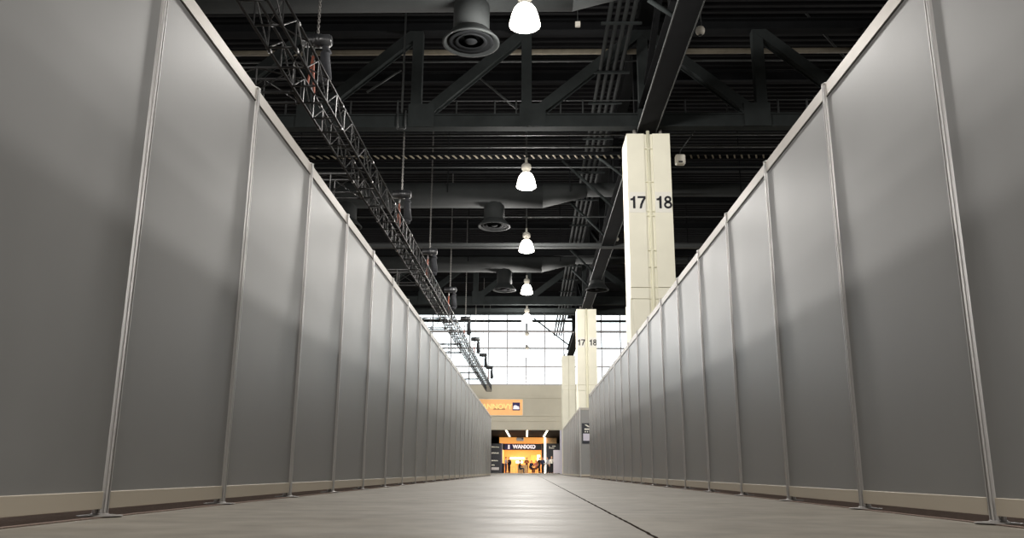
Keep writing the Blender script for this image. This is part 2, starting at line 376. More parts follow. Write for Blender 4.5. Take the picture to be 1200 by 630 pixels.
def column(Y, pxl, pxr, pytop, label, signs=True, seam=None, pysign=None):
    a = at(pxl, pytop+40, Y); b = at(pxr, pytop+40, Y); zt_ = at((pxl+pxr)/2, pytop, Y).z
    cx = (a.x+b.x)/2; w_ = b.x-a.x; D = 1.15
    t = thing('concrete_column', (cx, Y+D/2, 0), label, 'column', 'hall columns')
    g = .115*w_/1.2; h = w_/2; d = D/2
    if not signs: g = .02
    prof = [(-h, -d), (-g, -d), (-g, -d+.05), (g, -d+.05), (g, -d), (h, -d), (h, d), (-h, d)]
    zseam = seam if seam else 3.6
    up = MB().prism([(x, y) for x, y in prof], (0, 0, zseam+.02), (0, 0, zt_), up=(0, 1, 0))
    # prism frame: first axis = d x up -> (0,0,1)x(0,1,0) = (-1,0,0); mirrored profile is symmetric, so only fix the depth sign
    o = up.obj('shaft', M['cream'], t)
    k2 = .02
    lowp = [(-h-k2+.08, -d-k2), (-g, -d-k2), (-g, -d+.05), (g, -d+.05), (g, -d-k2), (h+k2-.08, -d-k2), (h+k2, -d-k2+.08), (h+k2, d+k2), (-h-k2, d+k2), (-h-k2, -d-k2+.08)]
    MB().prism(lowp, (0, 0, 0), (0, 0, zseam-.32), up=(0, 1, 0)).obj('base_block', M['cream'], t)
    MB().prism([(x*1.004, y*1.004) for x, y in prof], (0, 0, zseam-.30), (0, 0, zseam), up=(0, 1, 0)).obj('collar_band', M['cream'], t)
    MB().box(-h*.97, h*.97, -d*.97+.06, d*.97, zseam-.33, zseam+.03).obj('joint_core', M['pale'], t)
    pp = None
    if signs:
        pp = MB().tube((0, -d+.052, 0), (0, -d+.052, zt_+.2), .05, 16).obj('drain_pipe', M['pale'], t)
    if signs:
        cl = [zt_-.45-1.0*k_ for k_ in range(4)] + [zseam+.6, zseam+2.2]
        for z in cl: MB().box(-g+.004, g-.004, -d+.004, -d+.06, z-.012, z+.012).obj('pipe_clamp', M['pale'], pp)
        zc = at((pxl+pxr)/2, pysign, Y).z
        hs = .30
        for sgn, txt in ((-1, '17'), (1, '18')):
            x0 = sgn*(g+(h-g)/2); hw2 = (h-g)/2-.02
            sp = MB().box(x0-hw2, x0+hw2, -d-.012, -d-.001, zc-hs, zc+hs).obj('number_plate', M['white'], t)
            numerals(txt, (x0, -d-.012, zc), sp)
    # bearing plates and bolts on top
    for sx_ in (-.3, .3):
        MB().box(sx_*w_-.1, sx_*w_+.1, -.3, .3, zt_+.004, zt_+.06).obj('bearing_plate', M['steel2'], t)
        MB().tube((sx_*w_, -d+.12, zt_+.001), (sx_*w_, -d+.12, zt_+.17), .045, 10).obj('anchor_bolt', M['foot'], t)
    return t, cx, zt_

_, cx1, ztop1 = column(YC1, 735.2, 786.3, 156.5, 'big cream column numbered 17 and 18 rising behind the right wall, nearest one', True, at(760, 337, YC1).z, 237)
_, cx2, ztop2 = column(YC2, 676.2, 699.4, 362, 'cream column numbered 17 and 18, second one away and smaller', True, at(688, 451, YC2).z, 401)
_, cx3, ztop3 = column(YC3, 658.8, 674.5, 416.5, 'plain cream column without numbers before the end wall', False, at(666, 452, YC3).z)

# ------------------------------------------------------------------ roof steel
XS = 24.0
def roof_truss(Y, label, pts, zb0, zb1, ztop):
    t = thing('roof_truss', (0, Y, zb0), label, 'roof truss', 'steel roof trusses across the hall')
    h = zb1-zb0; zo = zb0
    bc = MB(); bc.ibeam((-XS, 0, h/2), (XS, 0, h/2), .34, h, .045, .24).obj('bottom_chord', M['steel'], t)
    MB().ibeam((-XS, 0, ztop-zo), (XS, 0, ztop-zo), .34, .36, .04, .05).obj('top_chord', M['steel2'], t)
    pc = cx1
    for x in pts:
        MB().bar((x, 0, h), (x, 0, ztop-zo-.18), .30, .28, (0, 1, 0)).obj('web_post', M['steel'], t)
        s_ = 1 if x < pc else -1
        g = .30
        MB().prism([(-.2*s_+0, -.02), (.55*s_, -.02), (.55*s_, .02), (-.2*s_, .02)] if s_ > 0 else [(-.55, -.02), (.2, -.02), (.2, .02), (-.55, .02)],
                   (x, -.17, -.0), (x, -.17, h+.30), up=(0, -1, 0)).obj('gusset_plate', M['steel'], t)
    ps = sorted(pts)
    for a, b in zip(ps, ps[1:]):
        if (a+b)/2 < pc: p, q = (a+.42, 0, h+.18), (b-.1, 0, ztop-zo-.25)
        else: p, q = (b-.42, 0, h+.18), (a+.1, 0, ztop-zo-.25)
        MB().ibeam(p, q, .30, .30, .03, .2, (0, 1, 0)).obj('web_diagonal', M['steel'], t)
    return t
xp = [at(487.5, 135, YC1).x, at(617, 135, YC1).x, at(755, 135, YC1).x, at(893, 137, YC1).x]
dl = 3.25
pts = [xp[0]-dl*3, xp[0]-2*dl, xp[0]-dl] + xp + [xp[3]+dl, xp[3]+2*dl, xp[3]+3*dl]
zb0, zb1 = at(617, 151, YC1).z, at(617, 135.5, YC1).z
tr1 = roof_truss(YC1, 'nearest dark steel roof truss, its bottom chord above the big column', pts, zb0, zb1, 13.0)
tr2 = roof_truss(YC2, 'farther dark steel roof truss above the second column', pts, at(617, 357, YC2).z, at(617, 347.5, YC2).z, 13.0)
# guard line along the near truss
t = thing('guard_rail', (0, YC1+.35, zb1), 'thin safety rail with stanchions along the nearest roof truss', 'rail')
zr = at(617, 118, YC1+.35).z-zb1
MB().tube((-XS, 0, zr), (XS, 0, zr), .014, 6).obj('rail_wire', M['pipe'], t)
MB().tube((-XS, 0, .05), (XS, 0, .05), .02, 6).obj('rail_wire', M['pipe'], t)
for px in (335, 411, 466, 535, 580, 605, 657, 683, 803, 852, 912, 946):
    x = at(px, 125, YC1+.35).x
    MB().tube((x, 0, -.1), (x, 0, zr+.02), .026, 6).obj('stanchion', M['pipe'], t)
# girder along the column line
def girder():
    z0 = ztop1+.065; zc = z0+.34; x = cx1-.02
    t = thing('roof_girder', (x, 0, z0), 'long dark girder running lengthwise over the tops of the columns', 'girder')
    MB().ibeam((0, 2, .34), (0, YC3+1.2, .34), .52, .62, .035, .03).obj('lower_beam', M['steel2'], t)
    for s_ in (-1, 1):
        MB().tube((s_*.27, 2, .045), (s_*.27, YC3+1.2, .045), .022, 6).obj('edge_angle', M['pipe'], t)
    yy = 4.0
    while yy < YC3:
        MB().bar((0, yy, .65), (0, yy, 13.2-z0), .24, .24, (0, 1, 0)).obj('hanger_post', M['steel2'], t); yy += 6.6
    MB().ibeam((0, 2, 13.2-z0), (0, YC3+1.2, 13.2-z0), .4, .4, .03, .03).obj('upper_beam', M['steel2'], t)
    yy = 4.0; k_ = 0
    while yy+6.6 < YC3:
        a, b = (.75, 13.0-z0) if k_ % 2 else (13.0-z0, .75)
        MB().bar((.02, yy+.2, a), (.02, yy+6.4, b), .16, .16, (1, 0, 0)).obj('girder_diagonal', M['steel2'], t); yy += 6.6; k_ += 1
    gx = x-.26
    for (ax, ay, bx, by) in ((760, 0, 783, 20), (697, 181, 722.6, 207), (659, 188, 712, 244), (669, 238, 703, 277), (668.6, 292.7, 691.5, 319.4), (670, 315.6, 686.4, 335.9), (625.4, 372.7, 661, 405.7)):
        b = atz(bx, by, z0+.1); Yb = b.y; a = at(ax, ay, Yb)
        MB().tube((a.x-x, Yb, a.z-z0), (-.2, Yb, .1), .055, 8).obj('kicker_brace', M['steel'], t)
    return t
girder()
# purlins just under the deck
for i, yy in enumerate((12, 17, 26.5, 31, 35.4, 40, 44.5, 53, 58, 63, 68)):
    o = MB().ibeam((-XS, 0, 0), (XS, 0, 0), .2, .36, .02, .02).obj('roof_purlin', M['steel2'], None, (0, yy, 13.66))
    tag(o, 'dark roof purlin under the deck, %s away from the camera' % ORD[i], 'purlin', 'roof purlins')
# cross beams and pipes that run across the hall between the trusses
def xbeam(name, py, z, label, cat, m, r=None, wh=None, px=600):
    p = atz(px, py, z)
    mb = MB()
    if r: mb.tube((-XS, 0, 0), (XS, 0, 0), r, 10)
    else: mb.ibeam((-XS, 0, 0), (XS, 0, 0), wh[0], wh[1], .02, .02)
    return tag(mb.obj(name, m, None, (0, p.y, z)), label, cat)
xbeam('overhead_pipe', 61, 12.55, 'thick buff pipe crossing behind the nearest roof truss', 'pipe', M['bpipe'], .085)
xbeam('overhead_pipe', 72, 12.2, 'thin grey pipe just below the thick buff pipe', 'pipe', M['pipe'], .028)
xbeam('overhead_pipe', 158, 10.2, 'thin dark pipe just under the nearest truss chord', 'pipe', M['pipe'], .03)
xbeam('overhead_pipe', 172, 10.2, 'thin dark pipe above the cable tray', 'pipe', M['pipe'], .035)
xbeam('overhead_pipe', 196, 10.3, 'thin dark pipe below the cable tray', 'pipe', M['pipe'], .025)
xbeam('overhead_pipe', 254, 10.6, 'thin pipe crossing below the second air duct', 'pipe', M['pipe'], .03)
xbeam('cross_beam', 288, 9.7, 'slim grey cross beam halfway to the second column', 'beam', M['pipe'], None, (.22, .2))
xbeam('cross_beam', 296, 11.0, 'dark cross beam seen just above the third air duct', 'beam', M['steel2'], None, (.25, .35))
xbeam('cross_beam', 365, 9.9, 'dark cross beam just above the glazing, past the farther truss', 'beam', M['steel'], None, (.3, .4))
xbeam('overhead_pipe', 376, 10.6, 'dark pipe crossing in front of the top of the glazing', 'pipe', M['steel'], .09)
xbeam('overhead_pipe', 389, 10.2, 'reddish thin pipe crossing before the upper glazing', 'pipe', M['mull'], .04)
# ladder cable tray
p = atz(617, 182.5, 10.45)
t = thing('cable_tray', (0, p.y, 10.45), 'pale ladder cable tray crossing the hall behind the nearest truss', 'cable tray')
for s_ in (-.2, .2): MB().box(-XS, XS, s_-.02, s_+.02, -.05, .05).obj('side_rail', M['steel2'], t)
rg = MB(); x = -12.0
while x < 12: rg.bar((x, -.18, -.02), (x+.12, .18, -.02), .05, .03); x += .24
tag(rg.obj('rungs', M['bpipe'], t), None, None, None, 'stuff')
# conduits running lengthwise
t = thing('conduit_rack', (0, 0, 11.55), 'rack of four parallel conduits running lengthwise left of the girder', 'conduit rack')
cxs = [atz(px, 0, 11.55).x for px in (717.5, 727, 736.5, 746)]
for x in cxs: MB().tube((x, 2, 0), (x, 70, 0), .058, 10).obj('conduit', M['duct'], t)
for py in (24, 82, 118, 160, 200, 232, 262, 288, 310, 326, 340, 367, 378):
    yy = atz(700, py, 11.55).y
    MB().box(cxs[0]-.2, cxs[-1]+.25, yy-.04, yy+.04, -.11, -.058).obj('strut', M['steel'], t)
# air ducts with drum diffusers
def duct(Y, pxs, pyb, pyd, label, r, x1px):
    zb = at(600, pyb, Y).z; zc = zb+.48
    t = thing('air_duct', (0, Y, zb), label, 'air duct', 'air ducts across the hall')
    xe = at(x1px, pyb, Y).x
    n = 20
    mb = MB()
    oval = [(.62*math.cos(2*math.pi*i/n), .48*math.sin(2*math.pi*i/n)) for i in range(n)]
    mb.prism(oval, (-XS, 0, .48), (xe-1.2, 0, .48), smooth=True)
    body = mb.obj('duct_run', M['duct'], t)
    # taper to a smaller duct on the right
    tp = MB(); vs = []
    for x, s_ in ((xe-1.2, 1), (xe+.5, .55)):
        for (u, v_) in oval: vs.append((x, u*s_, .48+v_*s_ + (1-s_)*.45))
    tp.add(vs, [(i, (i+1) % n, n+(i+1) % n, n+i) for i in range(n)] + [tuple(range(n-1, -1, -1)), tuple(range(n, 2*n))], True)
    tp.obj('taper', M['duct'], t)
    MB().prism([(u*.55, v_*.55) for u, v_ in oval], (xe+.5, 0, .70), (XS, 0, .70), smooth=True).obj('duct_run', M['duct'], t)
    for px in pxs:
        c = at(px, pyd, Y); zd = c.z-zb
        df = MB().lathe([(.40*r, zd+.25), (.40*r, .35)], (c.x, 0, 0), 24).obj('drop_duct', M['duct'], t)
        MB().lathe([(.41*r, zd+.26), (.43*r, zd+.24), (.58*r, zd+.06), (.63*r, zd+.01), (.63*r, zd-.02), (.58*r, zd-.02), (.40*r, zd+.16), (.05, zd+.18)], (c.x, 0, 0), 28).obj('diffuser', M['duct'], df)
        co = MB().lathe([(.10*r, zd+.0), (.17*r, zd+.06), (.15*r, zd+.15)], (c.x, 0, 0), 20)
        for q in (.28, .42): co.lathe([(q*r, zd+.03), ((q+.07)*r, zd+.0), ((q+.075)*r, zd+.01), ((q+.01)*r, zd+.12)], (c.x, 0, 0), 24)
        for k_ in range(4):
            an = k_*math.pi/2+.4; co.bar((c.x+.1*r*math.cos(an), .1*r*math.sin(an), zd+.09), (c.x+.5*r*math.cos(an), .5*r*math.sin(an), zd+.09), .025, .02)
        co.obj('ring_vanes', M['steel2'], df)
    # hanger straps
    for x in (-15, -9, -3.2, 1.5, 8, 14):
        MB().box(x-.02, x+.02, -.65, -.63, .4, 13.6-zb).obj('hanger_strap', M['steel2'], t)
    return t
duct(16.3, (552,), 8, 50, 'dark air duct nearest the camera at the top edge', 1.0, 735)
duct(30.5, (579, 405), 242.5, 265, 'dark air duct crossing behind the second hanging lamp', 1.0, 672)
duct(41.2, (591, 716-16), 318.5, 339.5, 'third dark air duct, beyond the third hanging lamp', .95, 662)

# ------------------------------------------------------------------ black lighting truss and hoists
TZ = 6.58; TW = .43; TH = .47
q0 = atz(295.9, 0, TZ); q1 = atz(573, 458.4, TZ)
tdir = (q1-q0).normalized(); tlen = (q1-q0).length; tback = 4.6
def box_truss(name, p0, p1, label, group=None, bay=.66):
    p0 = Vector(p0); p1 = Vector(p1); d = (p1-p0); L_ = d.length; d.normalize(); ang = math.atan2(d.y, d.x)
    t = thing(name, p0, label, 'truss', group, ang)
    c = [(-TW/2, 0), (TW/2, 0), (TW/2, TH), (-TW/2, TH)]                      # (lateral, z)
    for (u, z) in c: MB().tube((0, u, z), (L_, u, z), .024, 8).obj('chord', M['black'], t)
    n = max(1, round(L_/bay)); b = L_/n; fm = {f: MB() for f in (1, 2, 3)}
    for k_ in range(n+1):
        x = k_*b
        MB().tube((x, -TW/2, 0), (x, TW/2, 0), .018, 8).obj('rung', M['black'], t)
        for f in (1, 2, 3):
            (u0, z0), (u1, z1) = c[f], c[(f+1) % 4]
            if f != 2: fm[f].tube((x, u0, z0), (x, u1, z1), .014, 6)
            if k_ < n:
                if k_ % 2: fm[f].tube((x, u0, z0), (x+b, u1, z1), .013, 6)
                else: fm[f].tube((x, u1, z1), (x+b, u0, z0), .013, 6)
    for f, nm in ((1, 'side_lacing'), (2, 'top_lacing'), (3, 'side_lacing')): fm[f].obj(nm, M['black'], t)
    k_ = 0.
    while k_ < L_+.01:
        for (u, z) in c: MB().tube((max(0, k_-.07), u, z), (min(L_, k_+.07), u, z), .034, 8).obj('joint_collar', M['black'], t)
        k_ += 3.0
    return t
pA = q0-tdir*tback; pB = q1
box_truss('lighting_truss', pA, pB, 'long black box truss hanging high above the left partition wall')
def tpt(Y): return pA+tdir*((Y-pA.y)/tdir.y)
for i, Y in enumerate((13.3, 18.6, 28.2, 37.5, 45.4, 58.9)):
    c = tpt(Y); e = c+Vector((-9, 0, 0)); s0 = c+Vector((-TW/2-.05, 0, 0))
    box_truss('cross_truss', s0, e, 'black cross truss leaving the long truss to the left, %s from the camera' % ORD[i], 'cross trusses')
def chain_mesh(L_):
    mb = MB(); z = 0.; k_ = 0
    while z < L_:
        a = .018
        for s_ in (-a, a):
            p = (s_, 0) if k_ % 2 else (0, s_)
            mb.tube((p[0], p[1], z-.012), (p[0], p[1], z+.058), .0085, 5)
        z += .055; k_ += 1
    return mb
m_body = MB()
m_body.prism([(.13*math.cos(2*math.pi*i/14), .12*math.sin(2*math.pi*i/14)) for i in range(14)], (-.24, 0, 0), (.24, 0, 0), smooth=True)
m_body.prism([(.145*math.cos(2*math.pi*i/14), .135*math.sin(2*math.pi*i/14)) for i in range(14)], (-.06, 0, 0), (.07, 0, 0), smooth=True)
m_body.prism([(.10*math.cos(2*math.pi*i/14), .10*math.sin(2*math.pi*i/14)) for i in range(14)], (-.27, 0, 0), (.27, 0, 0), smooth=True)
me_body = m_body.mesh('motor_body', M['hoist'])
mbag = MB()
for (z0_, z1_, a, b, a2, b2) in ((-.12, -.25, .06, .06, .09, .08), (-.25, -.78, .09, .08, .12, .10), (-.78, -.88, .12, .10, .07, .06)):
    n = 12
    vs = [(.16+a*math.cos(2*math.pi*i/n), b*math.sin(2*math.pi*i/n), z0_) for i in range(n)] + [(.2+a2*math.cos(2*math.pi*i/n), b2*math.sin(2*math.pi*i/n), z1_) for i in range(n)]
    mbag.add(vs, [(n+i, n+(i+1) % n, (i+1) % n, i) for i in range(n)] + [tuple(range(n)), tuple(range(2*n-1, n-1, -1))], True)
me_bag = mbag.mesh('chain_bag', M['bag'])
me_hook = MB().tube((-.06, 0, -.11), (-.06, 0, -.3), .022, 8).tube((-.09, 0, -.3), (-.03, 0, -.42), .018, 8).mesh('hook', M['chain'])
me_sl = MB()
for s_ in (-.2, .2): me_sl.path([(-.06, s_*.05, -.28), (-.06, s_*.6, -.6), (-.06, s_*1.08, -.80), (-.06, s_*1.08, -.88)], .022, 6)
me_sling = me_sl.mesh('sling', M['orange'])
hp = [(372, 48, 14.0), (470.5, 238, 22.6), (503.5, 298, 29.0), (527.5, 346, 35.5), (545.5, 379, 42.6), (557, 406, 49.5), (566, 428, 56.5), (573.5, 443, 63.5)]
for i, (px, py, Y) in enumerate(hp):
    c = at(px, py, Y); zc = max(c.z, TZ+TH+.93) if i else c.z-.0
    t = thing('chain_hoist', (c.x, c.y, zc), ('black chain hoist with grey bag and orange sling on the long truss, nearest the camera' if i == 0 else 'black chain hoist on the long truss, %s from the camera' % ORD[i]), 'hoist', 'chain hoists')
    link('motor_body', me_body, t); link('chain_bag', me_bag, t); link('hook', me_hook, t); sl_ = link('sling', me_sling, t); sl_.scale.z = (zc-TZ-TH)/.88 if i == 0 else 1.05
    tag(chain_mesh((13.6 if i == 0 else 9.9 if i == 1 else 13.4)-zc-.1).obj('lift_chain', M['chain'], t, (0, 0, .12)), None, None)
for k_, (ax, ay, bx, by, Y, wh) in enumerate(((563, 92, 606, 128, 23.0, 'behind the nearest truss below the nearest lamp'), (938, 8, 992, 70, 22.9, 'right of the girder above the right wall'), (430, 108, 470, 82, 23.2, 'behind the nearest truss left of the thin rigging rod'))):
    a = at(ax, ay, Y); b = at(bx, by, Y)
    tag(MB().tube((0, 0, 0), b-a, .035, 8).obj('tie_rod', M['pipe'], None, a), 'thin slanting steel rod '+wh, 'rod')
# hanger rod with U bracket at the near truss above the second hoist
c = tpt(22.6)
ua = at(472, 158, 22.0)
t = thing('rigging_rod', (ua.x, YC1-.3, ua.z), 'thin rod ending in a U bracket at the nearest truss chord', 'rod')
MB().tube((0, 0, .55), (0, 0, ZR-ua.z), .03, 8).obj('rod', M['pipe'], t)
MB().path([(-.11, 0, .62), (-.11, 0, .06), (.11, 0, .06), (.11, 0, .62)], .025, 8).obj('u_bracket', M['pipe'], t)

# ------------------------------------------------------------------ high bay lamps
m_hous = MB().lathe([(.03, .80), (.10, .79), (.155, .74), (.165, .66), (.15, .60), (.11, .56), (.10, .50), (.13, .46)], (0, 0, 0), 24).mesh('ballast_housing', M['housing'])
m_dome = MB().lathe([(.128, .47), (.172, .44), (.228, .36), (.27, .24), (.302, .10), (.322, .02), (.316, 0), (.27, -.03), (.15, -.06), (.02, -.07)], (0, 0, 0), 32).mesh('acrylic_dome', M['lamp'])
LZ = 9.05
lamp_px = [(615, 30), (616.7, 219), (617, 294), (617.3, 343.5), (617.5, 376.5), (617.6, 402), (617.7, 417)]
def lamp_light(loc, P, parent=None, blend=.5, size=2.75):
    l = bpy.data.lights.new('lamp_light', 'POINT'); l.energy = P; l.shadow_soft_size = .38; l.color = (1, .965, .92)
    o = bpy.data.objects.new('lamp_light', l); C.objects.link(o); o.location = loc
    if parent: o.parent = parent
    return o
LP = 1450; LPS = 720
names = ['nearest the camera at the top edge', 'second from the camera, beside the big column top', 'third from the camera', 'fourth from the camera', 'fifth from the camera, in front of the glazing', 'sixth from the camera, low against the glazing', 'last and smallest, low against the glazing']
for (px, py), nm in zip(lamp_px, names):
    p = atz(px, py, LZ+(.28 if py == 343.5 else 0))
    t = thing('high_bay_lamp', (p.x, p.y, p.z), 'glowing bell-shaped high bay lamp, ' + nm, 'lamp', 'high bay lamps over the aisle')
    link('ballast_housing', m_hous, t); link('acrylic_dome', m_dome, t)
    MB().tube((0, 0, .79), (0, 0, 13.4-LZ), .025, 8).obj('stem', M['pipe'], t)
    MB().tube((0, 0, .80), (0, 0, .98), .045, 10).obj('hanger_hub', M['housing'], t)
    lamp_light((0, 0, -.36), LP if p.y < 52 else 420, t)
# unseen lights over neighbouring aisles and behind the camera, placed for wall shading
for x in (-34, -27, -20, 0, 20, 27, 34):
    for yy in (-14, -5, 4.5, 15.1, 25.1, 33, 41.4, 49.6, 58, 66):
        if x == 0 and 10 < yy < 50: continue
        if x == 0 and yy > 50: continue
        lamp_light((x, yy, LZ), LP if x == 0 else LPS)

# ------------------------------------------------------------------ small ceiling devices
def ball_device(px, py, Y, r, label):
    c = at(px, py, Y)
    t = thing('pendant_device', c, label, 'ceiling device', 'small hanging ceiling devices')
    MB().lathe([(.25*r, r*.95), (.8*r, r*.7), (r, r*.2), (r, -.15*r), (.85*r, -.6*r), (.4*r, -.92*r)], (0, 0, 0), 18).obj('round_body', M['housing'], t)
    MB().tube((.3*r, 0, r*.6), (.3*r, 0, 13.4-c.z if Y > 30 else 1.0), .014, 6).obj('rod', M['pipe'], t)
    MB().lathe([(.3*r, -.9*r), (.5*r, -1.05*r), (.1*r, -1.2*r)], (0, 0, 0), 14).obj('lens', M['slot'], t)
ball_device(820.5, 36, 18.0, .115, 'small round white device hanging by a rod right of the girder')
ball_device(722.6, 280, 36.0, .10, 'small white ball device beside the girder left of the big column')
ball_device(704, 334.6, 46.0, .12, 'tiny white ball device by the girder over the second column')
c = at(797, 187.5, 22.9)
t = thing('security_box', c, 'small white box device hanging right of the big column top', 'ceiling device')
MB().box(-.14, .14, -.12, .12, -.14, .15, .03).obj('casing', M['housing'], t)
MB().box(-.07, .05, -.13, -.12, -.12, -.07).obj('lens_slot', M['slot'], t)
e = at(815, 152, 22.9)
MB().path([(0, 0, .15), (.02, 0, .3), (e.x-c.x, 0, e.z-c.z)], .016, 6).obj('hanger_cable', M['pipe'], t)
c = at(677, 28.5, 20.0)
t = thing('junction_box', c, 'tiny pale square box under the roof right of the nearest lamp', 'box')
MB().box(-.07, .07, -.05, .05, -.07, .07, .01).obj('box_body', M['housing'], t)
MB().tube((0, 0, .07), (0, 0, 13.5-c.z), .012, 6).obj('conduit_drop', M['pipe'], t)

# ------------------------------------------------------------------ orange sign on the end wall
a = at(556, 467.5, YB-.1); b = at(612.3, 486.3, YB-.1)
t = thing('orange_banner', ((a.x+b.x)/2, YB-.02, (a.z+b.z)/2), 'orange banner with pale lettering and violet square on the end wall', 'banner')
hw_, hh = (b.x-a.x)/2, (a.z-b.z)/2
MB().box(-hw_, hw_, -.06, .0, -hh, hh).obj('banner_sheet', mat('glowing_peach_print', (248, 190, 126), .6, noise=.1, scale=.8, emit=(255, 186, 120), es=.3), t)  # glow in the sheet stands in for light on the banner
fr = MB()
fr.box(-hw_-.03, hw_+.03, -.08, 0, hh, hh+.05); fr.box(-hw_-.03, hw_+.03, -.08, 0, -hh-.05, -hh); fr.box(hw_, hw_+.05, -.08, 0, -hh, hh)
fr.obj('banner_frame', M['cream'], t)
sq0 = at(600.6, 471.3, YB-.1); sq1 = at(609.3, 480.6, YB-.1); cx_ = (a.x+b.x)/2; cz_ = (a.z+b.z)/2
sq = MB().box(sq0.x-cx_, sq1.x-cx_, -.068, -.06, sq1.z-cz_, sq0.z-cz_).obj('violet_square', M['navy'], t)
em = MB(); ex = (sq0.x+sq1.x)/2-cx_; ez = (sq0.z+sq1.z)/2-cz_
em.box(ex-.26, ex+.26, -.075, -.068, ez-.24, ez-.10)
em.ball((ex-.08, -.07, ez-.03), .17, .01, .14); em.ball((ex+.1, -.07, ez-.07), .14, .01, .1)
em.obj('white_mark', M['glow_t'], sq)
ltext('pale_lettering', 'ANNOVY', .62, (at(582.5, 476, YB).x-cx_, -.066, at(584, 476.3, YB).z-cz_), mat('glowing_yellow_print', (255, 222, 140), .6, emit=(255, 226, 150), es=.35), t, .004, .02, 1.0)  # lettering brightened by a built-in glow as well
MB().box(at(578, 480, YB).x-cx_, at(592, 480, YB).x-cx_, -.066, -.06, -hh*.28, -hh*.18).obj('print_line', M['orange'], t)

# ------------------------------------------------------------------ lit stand beyond the opening
YS = 95.0
def X(px): return at(px, 540, YS).x
def Z(py): return at(612, py, YS).z
t = thing('exhibition_stand', (0, YS, 0), 'glowing orange exhibition stand with dark lettered header beyond the opening', 'stand')
fs_ = MB().box(X(585), X(640), 0, .3, Z(519), Z(511.6)-.06).obj('orange_fascia', M['glow_o'], t)
MB().box(X(640.3), X(652.5), .15, .3, Z(519), Z(511.8)-.06).obj('tan_fascia', M['wood'], t)
hd = MB().box(X(588.8), X(634.5), -.12, .25, Z(527), Z(519.6)).obj('header_board', M['booth_d'], t)
MB().box(X(591.5), X(600.5), -.14, -.121, Z(526.7), Z(520)).obj('violet_field', M['navy'], hd)
MB().box(X(595.2), X(597.3), -.16, -.141, Z(525.8), Z(521)).obj('white_badge', M['glow_t'], hd)
ltext('header_lettering', 'WANXXO', .54, ((X(603)+X(625.5))/2, -.125, Z(523.3)), M['glow_t'], hd, .012, .03, 1.0)
for (l, r_, nm, m) in ((587, 588.9, 'end_pillar', 'lilac'), (637.6, 640, 'lit_pillar', 'glow_w')):
    MB().box(X(l), X(r_), -.2, .1, 0, Z(519.2) if nm == 'end_pillar' else Z(512)).obj(nm, M[m], t)
MB().box(X(634.6), X(637.4), -.1, .2, 0, Z(519.2)).obj('grey_pillar', M['hall'], t)
MB().box(X(588), X(640), 6.0, 6.2, 0, Z(519)).obj('back_wall', M['booth_o'], t)
MB().box(X(587), X(588.5), .15, 6.0, 0, Z(519)).obj('side_wall', M['booth_o'], t)
MB().box(X(637), X(639.5), .25, 6.0, 0, Z(519)).obj('side_wall', M['booth_o'], t)
MB().box(X(588), X(639), .3, 6.2, Z(519)+.02, Z(519)+.12).obj('stand_ceiling', M['booth_o'], t)
MB().box(X(589), X(638), .2, 6.0, .0, .02).obj('stand_floor', M['wood'], t)
MB().box(X(596), X(614), 5.9, 5.99, Z(537), Z(534.5)).obj('light_shelf', M['glow_w'], t)
MB().box(X(603.5), X(612), 5.5, 5.7, Z(541.8), Z(539)).obj('glowing_panel', M['glow_w'], t)  # white counter, its lit look given by glow
MB().box(X(630), X(633.7), 5.6, 5.8, Z(540.5), Z(531.5)).obj('glowing_panel', M['glow_w'], t)
MB().box(X(622), X(632), 5.7, 5.99, Z(541), Z(531.5)).obj('orange_screen', M['glow_o'], t)
for x in (X(597), X(613), X(628)):
    l = bpy.data.lights.new('stand_light', 'AREA'); l.shape = 'DISK'; l.size = .8; l.energy = 95; l.color = (1, .88, .68)
    o = bpy.data.objects.new('stand_light', l); C.objects.link(o); o.location = (x, YS+3, Z(519)-.1)
# counter
t = thing('wooden_counter', ((X(606.5)+X(618))/2, YS+1.2, 0), 'blond wooden counter in the middle of the orange stand', 'counter')
w2 = (X(618)-X(606.5))/2
MB().box(-w2, w2, -.3, .3, .02, .86).obj('counter_body', M['wood'], t); MB().box(-w2-.04, w2+.04, -.36, .36, .86, .92).obj('counter_top', M['wood'], t)
t = thing('side_table', (X(602.2), YS+.6, .02), 'low blond side table left of the wooden counter', 'table')
MB().box(-.24, .24, -.22, .22, .62, .68).obj('table_top', M['wood'], t)
for sx_ in (-.2, .2):
    for sy_ in (-.18, .18): MB().box(sx_-.03, sx_+.03, sy_-.03, sy_+.03, 0, .62).obj('leg', M['wood'], t)
# hanging projector-like grey drum over the fascia
c = at(609.5, 514.5, YS-1.2)
t = thing('hanging_unit', c, 'rounded pale grey unit hanging before the orange fascia', 'ceiling unit')
MB().box(-.42, .42, -.25, .25, -.18, .2, .08).obj('unit_body', M['mull'], t)
for x in (-.3, .3): MB().tube((x, 0, .2), (x, 0, ZL-c.z), .03, 8).obj('suspension_rod', M['pipe'], t)
MB().ball((.25, -.25, .05), .08, .04, .08).obj('unit_lens', M['slot'], t)
